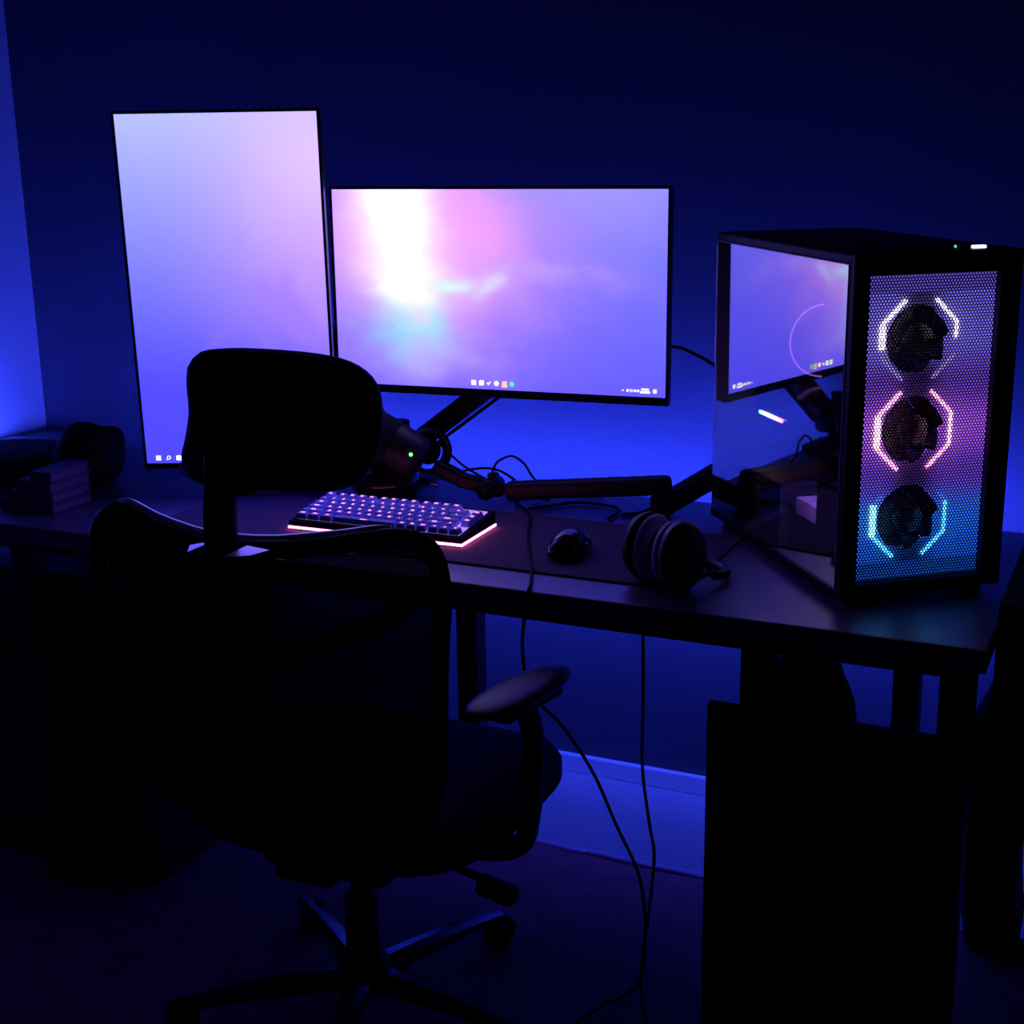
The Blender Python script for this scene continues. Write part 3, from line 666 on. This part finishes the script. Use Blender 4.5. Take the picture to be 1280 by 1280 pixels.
def None_bm():
    # fan frame with a round opening, widened sideways to carry the painted glow
    bm = bmesh.new(); n = 64; s = .0603; rin = .0465
    rings = []
    for y, fac in ((-.010, 0), (.014, 0)):
        o_, i_ = [], []
        for k in range(n):
            a = 2 * PI * k / n; c, sn = math.cos(a), math.sin(a); q_ = s / max(abs(c), abs(sn))
            o_.append(bm.verts.new((c * q_ * (1.80 if c > 0 else 1.70), y, sn * q_))); i_.append(bm.verts.new((c * rin, y, sn * rin)))
        rings.append((o_, i_))
    for k in range(n):
        k2 = (k + 1) % n; (o0, i0), (o1, i1) = rings
        bm.faces.new((o0[k], o0[k2], i0[k2], i0[k])); bm.faces.new((o1[k], o1[k2], i1[k2], i1[k]))
        bm.faces.new((o0[k], o0[k2], o1[k2], o1[k])); bm.faces.new((i0[k], i0[k2], i1[k2], i1[k]))
    return bm
fan(.352, {'lu': (LW, 1), 'lv': (LW, (0, .75)), 'll': (LWd, 1), 'ru': (LW, 1), 'rv': (LW, (0, .5)), 'rl': (LWd, 1)}, ('white', (.17, .13, .80), (.22, .16, .95), (.15, .05, .50), 1.05))
fan(.231, {'lu': (LP, 1), 'lv': (LPb, 1), 'll': (LP, 1), 'ru': (LP, 1), 'rv': (LPb, 1), 'rl': (LP, 1)}, ('pink', (.15, .05, .50), (.46, .11, 1.0), (.15, .05, .60), 1.15))
fan(.110, {'lu': (LCd, (.6, 1)), 'lv': (LCb, 1), 'll': (LC, 1), 'ru': (LCd, (.6, 1)), 'rv': (LC, 1), 'rl': (LC, 1)}, ('cyan', (.15, .05, .60), (.02, .16, 1.0), (.01, .10, .70), 1.15))
obj('bracket_fill_light', box6(.010, .014, .056, .060, FT + .115, FT + .22), emit('violet_fill_glow', (.32, .13, 1.0), 330), pc)  # hidden fill strip added to brighten the drive bracket
obj('light_shield', box6(.0036, .0043, .013, FY + .05, FT + .013, FT + CH - .015), M_CASE, pc)  # plate added to keep the fan glow from showing through the glass
# glass side
gl = obj('side_glass', box6(.0, .003, .013, CD - .002, FT + .008, FT + CH - .0145), M_GLASS, pc); gl['label'] = 'tinted glass side panel'
bm = bmesh.new()
box(bm, (-.0006, .0122, FT + CH / 2 - .003), (.0014, .0010, CH - .02)); box(bm, (-.0006, CD / 2, FT + CH - .0135), (.0010, CD - .016, .0007))
obj('glass_trim', bm, M_RIM, pc)
# inside
obj('power_supply_shroud', box6(.012, CW - .006, .215, CD - .006, FT + .012, FT + .106, .001), M_INSIDE, pc)
obj('motherboard', box6(CW - .012, CW - .010, .15, CD - .02, FT + .13, FT + .40), mat('dark_circuit_board', (.01, .014, .016), .5, noise=.4, nscale=70), pc)
gp = obj('graphics_card', B((0, 0, 0), (.105, .25, .042), .005), M_GLOSS, pc, loc=(CW - .115, CD - .135, FT + .192))
M_RGB = bpy.data.materials.new('rgb_light_bar'); M_RGB.use_nodes = True
nt = M_RGB.node_tree; b = nt.nodes['Principled BSDF']; tc = nt.nodes.new('ShaderNodeTexCoord'); sp = nt.nodes.new('ShaderNodeSeparateXYZ'); rp = nt.nodes.new('ShaderNodeValToRGB')
nt.links.new(tc.outputs['Generated'], sp.inputs[0]); nt.links.new(sp.outputs[1], rp.inputs[0]); nt.links.new(rp.outputs[0], b.inputs['Emission Color']); b.inputs['Emission Strength'].default_value = 7
e_ = rp.color_ramp.elements; e_[0].color = (1, .25, .6, 1); e_[1].color = (.1, .9, .8, 1); n_ = rp.color_ramp.elements.new(.6); n_.color = (.9, .9, 1, 1)
obj('light_bar', B((-.054, .062, -.020), (.003, .085, .005)), M_RGB, gp)
cl = obj('cpu_cooler', B((0, 0, 0), (.07, .06, .12), .004), M_INSIDE, pc, loc=(CW - .06, CD - .14, FT + .315))
obj('drive_bracket', B((0, 0, 0), (.040, .100, .024), .001), M_BOXCARD, pc, loc=(.041, .130, FT + .083))
rf = obj('exhaust_fan', B((0, 0, 0), (.005, .005, .005)), M_INSIDE, pc, loc=(.178, CD - .02, FT + .28))
bm = bmesh.new(); tube(bm, [(.058 * math.cos(2 * PI * k / 32), -.006, .058 * math.sin(2 * PI * k / 32)) for k in range(32)], .0014, 6, True, 1); obj('light_ring', bm, emit('dim_violet_ring', (.45, .18, .85), 1.1), rf, True)
# top panel buttons
M_BTN = emit('power_button_light', (.75, .7, 1.0), 2.2)
obj('power_button', B((.188, .022, FT + CH + .002), (.019, .007, .004), .001), M_BTN, pc)
bm = bmesh.new(); bmesh.ops.create_icosphere(bm, subdivisions=1, radius=.002); obj('activity_light', bm, emit('small_green_led', (.1, 1, .45), 1.0), pc, loc=(.166, .042, FT + CH + .0015))
bm = bmesh.new(); box(bm, (.12, .025, FT + CH + .0006), (.014, .006, .0012)); box(bm, (.10, .025, FT + CH + .0006), (.014, .006, .0012)); obj('usb_port', bm, M_GLOSS, pc)

# ------------------------------------------------------------------ board under the desk and bag hanging behind it
M_CAB = mat('black_cabinet_laminate', (0.008, 0.008, 0.009), .6, noise=.2, nscale=12)
cb = empty('board', (.593, -.845, 0), label='large black board standing upright under the right end of the desk', cat='board')
obj('panel', B((0, 0, .284), (.322, .010, .548), .001), M_CAB, cb)
for s_ in (-1, 1): obj('edge_rail', B((s_ * .162, 0, .284), (.006, .016, .5665), .001), M_CAB, cb)
obj('top_rail', B((0, 0, .5625), (.318, .016, .009), .001), M_CAB, cb); obj('bottom_rail', B((0, 0, .0055), (.318, .016, .009), .001), M_CAB, cb)
for s_ in (-1, 1): obj('foot', B((s_ * .11, 0, .0006 + .0), (.03, .05, .001)), M_CAB, cb)
bg = empty('plastic_bag', (.525, -.70, .25), label='shiny black plastic bag hanging under the desktop behind the black board', cat='bag')
bm = bmesh.new(); prof = [(0, 0), (.055, .0), (.080, .05), (.086, .14), (.078, .23), (.067, .285), (.057, .31), (.045, .33), (.033, .345), (.018, .351), (0, .352)]; nn = 44; rings = []
for r, z_ in prof:
    if r == 0: rings.append([bm.verts.new((0, 0, z_))]); continue
    ring = []
    for k in range(nn):
        a = 2 * PI * k / nn; rr = r * (1 + .05 * math.sin(7 * a + z_ * 20) + .04 * math.sin(3 * a + 2 + z_ * 9)); ring.append(bm.verts.new((rr * math.cos(a), rr * math.sin(a) * .55, z_)))
    rings.append(ring)
for a, b_ in zip(rings, rings[1:]):
    for k in range(nn):
        f = []
        for q_ in (a[k % len(a)], a[(k + 1) % len(a)], b_[(k + 1) % len(b_)], b_[k % len(b_)]):
            if q_ not in f: f.append(q_)
        bm.faces.new(f)
obj('bag_body', bm, M_BAG, bg, True)
for s_ in (-1, 1):
    bm = bmesh.new(); tube(bm, [(s_ * .060, -.02, .30), (s_ * .045, -.01, .345), (s_ * .022, 0, .372), (0, 0, .380)], .005, 8, flat=.5); obj('handle', bm, M_BAG, bg, True)
bm = bmesh.new(); tube(bm, [(0, 0, .3975), (0, 0, .386), (.008, 0, .376), (0, 0, .370), (-.008, 0, .376)], .0022, 8); obj('hook', bm, M_CHROME, bg, True)
cb2 = empty('cabinet', (-.93, -.55, 0), label='wide black cabinet under the left end of the desk', cat='cabinet')
obj('body', box6(-.33, .33, -.20, .18, .02, .575, .003), M_CAB, cb2)
for k in range(2):
    d_ = obj('door', box6(-.325 + k * .327, -.002 + k * .327, -.218, -.2005, .03, .565, .002), M_CAB, cb2)
    obj('handle', B((0, 0, 0), (.008, .008, .10), .003), M_STEEL, d_, loc=(-.03 + k * .057, -.221, .42))
obj('plinth', box6(-.31, .31, -.19, .17, .0005, .0205), M_CAB, cb2)
# ------------------------------------------------------------------ office chair
CX, CY = -.069, -.94
chair = empty('office_chair', (CX, CY, 0), label='black mesh office chair with headrest and five-star base, its back to the viewer', cat='office chair')
def LC_(x, y, z): return (x - CX, y - CY, z)
# back outline control: (x, z) along the rim, curved in y
def back_y(x, z):
    u = (x + .07) / .256
    lean = -1.15 - .0 * z
    return lean + .035 * u * u + .06 * max(0, (.62 - z)) ** 1.0 - .02
rim2 = [(-.088, .810), (-.15, .812), (-.21, .823), (-.262, .836), (-.292, .834), (-.318, .812), (-.330, .78), (-.330, .70), (-.328, .60), (-.322, .52), (-.29, .46), (-.18, .43), (-.07, .425), (.02, .43), (.13, .46), (.168, .52), (.176, .60), (.181, .70), (.186, .78), (.175, .828), (.145, .843), (.10, .838), (.02, .822)]
rim3 = [LC_(x, back_y(x, z_), z_) for x, z_ in rim2]
bm = bmesh.new()
pr = spline(rim3 + [rim3[0]], 4)[:-1]; tube(bm, pr, .012, 10, True, 1, flat=1.0); obj('back_frame', bm, M_CHAIR, chair, True)
# pale trim bead along the top edge
top3 = [(-.285, .845), (-.261, .848), (-.21, .834), (-.141, .823), (-.081, .822), (-.027, .826), (.021, .834), (.065, .842), (.104, .851), (.125, .853)]
bm = bmesh.new(); tube(bm, [LC_(x, -1.160 + .03 * ((x + .07) / .256) ** 2, z_ - .001) for x, z_ in top3], .0042, 8, rfun=lambda t: .0078 * (.35 + .65 * math.sin(PI * min(1, max(0, t)) * .92 + .12))); tb = obj('top_trim', bm, M_BEAD, chair, True); tb['label'] = 'pale grey bead along the top edge of the backrest'
# woven mesh: flat threads clipped to the outline
poly = [(x, z_) for x, z_ in rim2]
def inside(x, z_):
    c = False; n = len(poly); j2 = n - 1
    for i in range(n):
        xi, zi = poly[i]; xj, zj = poly[j2]
        if (zi > z_) != (zj > z_) and x < (xj - xi) * (z_ - zi) / (zj - zi) + xi: c = not c
        j2 = i
    return c
bm = bmesh.new(); st = .0030; wv = .00127
nx_, nz_ = 176, 146
def thread(vert):
    for i in range(nx_ if vert else nz_):
        a = (-.335 + i * st) if vert else (.41 + i * st); run = []
        K = 28
        for k in range(K + 1):
            b_ = (.41 + .44 * k / K) if vert else (-.335 + .525 * k / K)
            x, z_ = (a, b_) if vert else (b_, a)
            if inside(x, z_): run.append((x, z_))
            else:
                if len(run) > 1: strip(run, vert)
                run = []
        if len(run) > 1: strip(run, vert)
def strip(run, vert):
    pv = None
    for x, z_ in run:
        y_ = back_y(x, z_) + (0 if vert else .0006)
        if vert: a = bm.verts.new(LC_(x - wv, y_, z_)); b_ = bm.verts.new(LC_(x + wv, y_, z_))
        else: a = bm.verts.new(LC_(x, y_, z_ - wv)); b_ = bm.verts.new(LC_(x, y_, z_ + wv))
        if pv: bm.faces.new((pv[0], pv[1], b_, a))
        pv = (a, b_)
thread(True); thread(False)
wm = obj('back_mesh', bm, M_FABRIC, chair); wm['kind'] = 'stuff'
# spine, yoke and bracket
bm = bmesh.new()
tube(bm, [LC_(-.081, -1.185, .93), LC_(-.078, -1.20, .86), LC_(-.076, -1.205, .78), LC_(-.078, -1.20, .68), LC_(-.085, -1.18, .58), LC_(-.08, -1.13, .48), LC_(-.075, -1.05, .40)], .027, 14, flat=.6)
obj('spine', bm, M_CHAIR, chair, True)
for s in (-1, 1):
    bm = bmesh.new(); tube(bm, [LC_(-.085, -1.195, .66), LC_(-.085 + s * .09, -1.19, .69), LC_(-.075 + s * .19, -1.165, .74), LC_(-.072 + s * .245, -1.14, .79)], .016, 10, flat=.5, rfun=lambda t: .018 - .007 * t); obj('back_brace', bm, M_CHAIR, chair, True)
for pts_ in ([(-.117, -1.212, .821), (-.1015, -1.188, .821), (-.1015, -1.238, .821)], [(-.0505, -1.188, .821), (-.014, -1.194, .821), (-.023, -1.222, .821), (-.0505, -1.240, .821)]):
    bm = bmesh.new(); n_p = len(pts_)
    vsb = [bm.verts.new(LC_(x, y, z_ + dz_)) for dz_ in (0, .003) for x, y, z_ in pts_]
    bm.faces.new(vsb[:n_p]); bm.faces.new(vsb[n_p:][::-1])
    for i in range(n_p): bm.faces.new((vsb[i], vsb[(i + 1) % n_p], vsb[n_p + (i + 1) % n_p], vsb[n_p + i]))
    o = obj('bracket', bm, M_BEAD, chair); o['label'] = 'pale grey bracket behind the headrest post'
# headrest
hr = [(-.190, 1.022), (-.172, 1.040), (-.12, 1.048), (-.06, 1.050), (.0, 1.048), (.045, 1.040), (.075, 1.022), (.088, .995), (.090, .955), (.084, .925), (.066, .898), (.035, .884), (-.03, .879), (-.09, .879), (-.145, .884), (-.185, .890), (-.198, .905), (-.192, .93), (-.186, .965), (-.191, 1.0)]
bm = bmesh.new(); ctr = (-.05, .962)
def hy(x, z_): return -1.115 + .75 * (x + .05) ** 2 + .15 * (z_ - .96)
layers = []
for (sc_, yo) in ((.0, -.020), (.6, -.020), (.88, -.018), (.97, -.012), (1.0, 0), (.97, .014), (.88, .024), (.5, .028), (0, .028)):
    if sc_ == 0: layers.append([bm.verts.new(LC_(ctr[0], hy(*ctr) + yo, ctr[1]))]); continue
    pp = spline([(x, 0, z_) for x, z_ in hr] + [(hr[0][0], 0, hr[0][1])], 3)[:-1]
    layers.append([bm.verts.new(LC_(ctr[0] + (p.x - ctr[0]) * sc_, hy(ctr[0] + (p.x - ctr[0]) * sc_, ctr[1] + (p.z - ctr[1]) * sc_) + yo, ctr[1] + (p.z - ctr[1]) * sc_)) for p in pp])
for a, b_ in zip(layers, layers[1:]):
    n = max(len(a), len(b_))
    for k in range(n):
        f = []
        for q_ in (a[k % len(a)], a[(k + 1) % len(a)], b_[(k + 1) % len(b_)], b_[k % len(b_)]):
            if q_ not in f: f.append(q_)
        bm.faces.new(f)
o = obj('headrest', bm, M_FABRIC, chair, True)
bm = bmesh.new(); tube(bm, [LC_(x, hy(x, z_) - .011, z_ - .002) for x, z_ in ((-.165, 1.036), (-.14, 1.0425), (-.1, 1.047), (-.05, 1.050), (0, 1.048), (.035, 1.042), (.055, 1.034))], .0016, 6); obj('headrest_piping', bm, M_RIM, chair, True)
bm = bmesh.new(); box(bm, LC_(-.085, -1.158, .905), (.07, .04, .05), .01, 3); tube(bm, [LC_(-.172, -1.135, .900), LC_(-.13, -1.155, .897), LC_(-.06, -1.155, .897)], .012, 10); obj('headrest_joint', bm, M_CHAIR, chair, True)
# seat
bm = bmesh.new(); n = 80; lay = []
def seat_xy(a):
    c, s_ = math.cos(a), math.sin(a); p_ = 3.2; r = 1 / ((abs(c) ** p_ + abs(s_) ** p_) ** (1 / p_)); return (c * r * .256, s_ * r * .235)
for sc_, zz in ((0, .420), (.55, .418), (.85, .422), (.95, .418), (1.0, .40), (1.0, .375), (.93, .352), (.7, .335), (0, .33)):
    if sc_ == 0: lay.append([bm.verts.new((0, .06, zz))]); continue
    r2 = []
    for k in range(n):
        x, y = seat_xy(2 * PI * k / n); dz = -.035 * max(0, (y / .235)) ** 3 * sc_ if zz > .38 else -.012 * max(0, y / .235)
        r2.append(bm.verts.new((x * sc_, .06 + y * sc_, zz + dz)))
    lay.append(r2)
for a, b_ in zip(lay, lay[1:]):
    for k in range(n):
        f = []
        for q_ in (a[k % len(a)], a[(k + 1) % len(a)], b_[(k + 1) % len(b_)], b_[k % len(b_)]):
            if q_ not in f: f.append(q_)
        bm.faces.new(f)
obj('seat', bm, M_FABRIC, chair, True)
bm = bmesh.new(); box(bm, (0, .02, .315), (.20, .24, .04), .01, 3); box(bm, (0, -.09, .325), (.09, .12, .03), .008); obj('tilt_mechanism', bm, M_CHAIR, chair)
bm = bmesh.new(); cyl(bm, (.09, 0, .31), (.20, .005, .285), .006, n=10); box(bm, (.225, .0, .275), (.06, .03, .026), .008, 3, Matrix.Rotation(.2, 3, 'Y')); obj('tilt_lever', bm, M_CHAIR, chair, True)
bm = bmesh.new(); cyl(bm, (0, 0, .10), (0, 0, .22), .025, n=24); cyl(bm, (0, 0, .22), (0, 0, .30), .014, n=20); obj('gas_cylinder', bm, M_CHAIR, chair, True)
# armrests
for s in (-1, 1):
    px_, py_ = CX + s * .278, -.965; yaw = -.18 * 1
    ar = obj('armrest', B((0, 0, 0), (.05, .13, .014), .005), M_CHAIR, chair, loc=LC_(px_, py_, .578), rot=(0, 0, yaw * 1.0))
    bm = bmesh.new(); bmesh.ops.create_uvsphere(bm, u_segments=28, v_segments=14, radius=1)
    for v in bm.verts:
        x, y, z_ = v.co; x = math.copysign(abs(x) ** .8, x); y = math.copysign(abs(y) ** .75, y); v.co = Vector((x * .036 * (1 - .12 * y), y * .103, .014 + z_ * .013 + .012 * y * y * (1 if y > 0 else .2) * 0))
    obj('arm_pad', bm, M_PADTOP, ar, True)
    bm = bmesh.new(); tube(bm, [LC_(px_, py_ + .01, .575), LC_(px_ + s * .004, py_ + .03, .50), LC_(px_ + s * .002, -.95, .40), LC_(CX + s * .24, -.92, .335), LC_(CX + s * .10, -.92, .315)], .022, 12, flat=.6); obj('arm_post', bm, M_CHAIR, chair, True)
# base
bm = bmesh.new(); lathe(bm, [(0, .060), (.034, .060), (.040, .07), (.040, .105), (.030, .118), (.026, .118)], 28); obj('base_hub', bm, M_CHAIR, chair, True)
lbm = bmesh.new(); NL = 9; prev = None
for i in range(NL + 1):
    t = i / NL; x = .030 + .255 * t; z_ = .100 - .030 * t ** 1.6; w_ = .021 - .010 * t; h_ = .030 - .016 * t
    sec = [lbm.verts.new(p) for p in ((x, -w_, z_ - h_), (x, w_, z_ - h_), (x, w_, z_ - .006), (x, w_ * .35, z_), (x, -w_ * .35, z_), (x, -w_, z_ - .006))]
    if prev:
        for k in range(6): lbm.faces.new((prev[k], prev[(k + 1) % 6], sec[(k + 1) % 6], sec[k]))
    else: lbm.faces.new(sec)
    prev = sec
lbm.faces.new(prev)
leg = None
M_BASE = mat('dark_polished_base', (0.12, 0.12, 0.14), .16, metal=.9, noise=.15, nscale=30)
for k, deg in enumerate((70, -2, -74, -146, 142)):
    if leg is None:
        leg = obj('base_leg', lbm, M_BASE, chair); lg_ = leg
        bm = bmesh.new()
        for s in (-1, 1): cyl(bm, (s * .006, 0, 0), (s * .019, 0, 0), .0235, n=24)
        cs = obj('caster', bm, M_CHAIR, leg, True, loc=(.272, -.012, .0135 + .0255), rot=(0, 0, .5))
        bm = bmesh.new(); cyl(bm, (.272, 0, .046), (.272, 0, .068), .008, n=12); hs = obj('caster_stem', bm, M_CHROME, leg, True)
    else:
        lg_ = inst(leg, chair); c2 = inst(cs, lg_); c2.rotation_euler = (0, 0, .5 + k); inst(hs, lg_)
    lg_.rotation_euler = (0, 0, math.radians(deg))
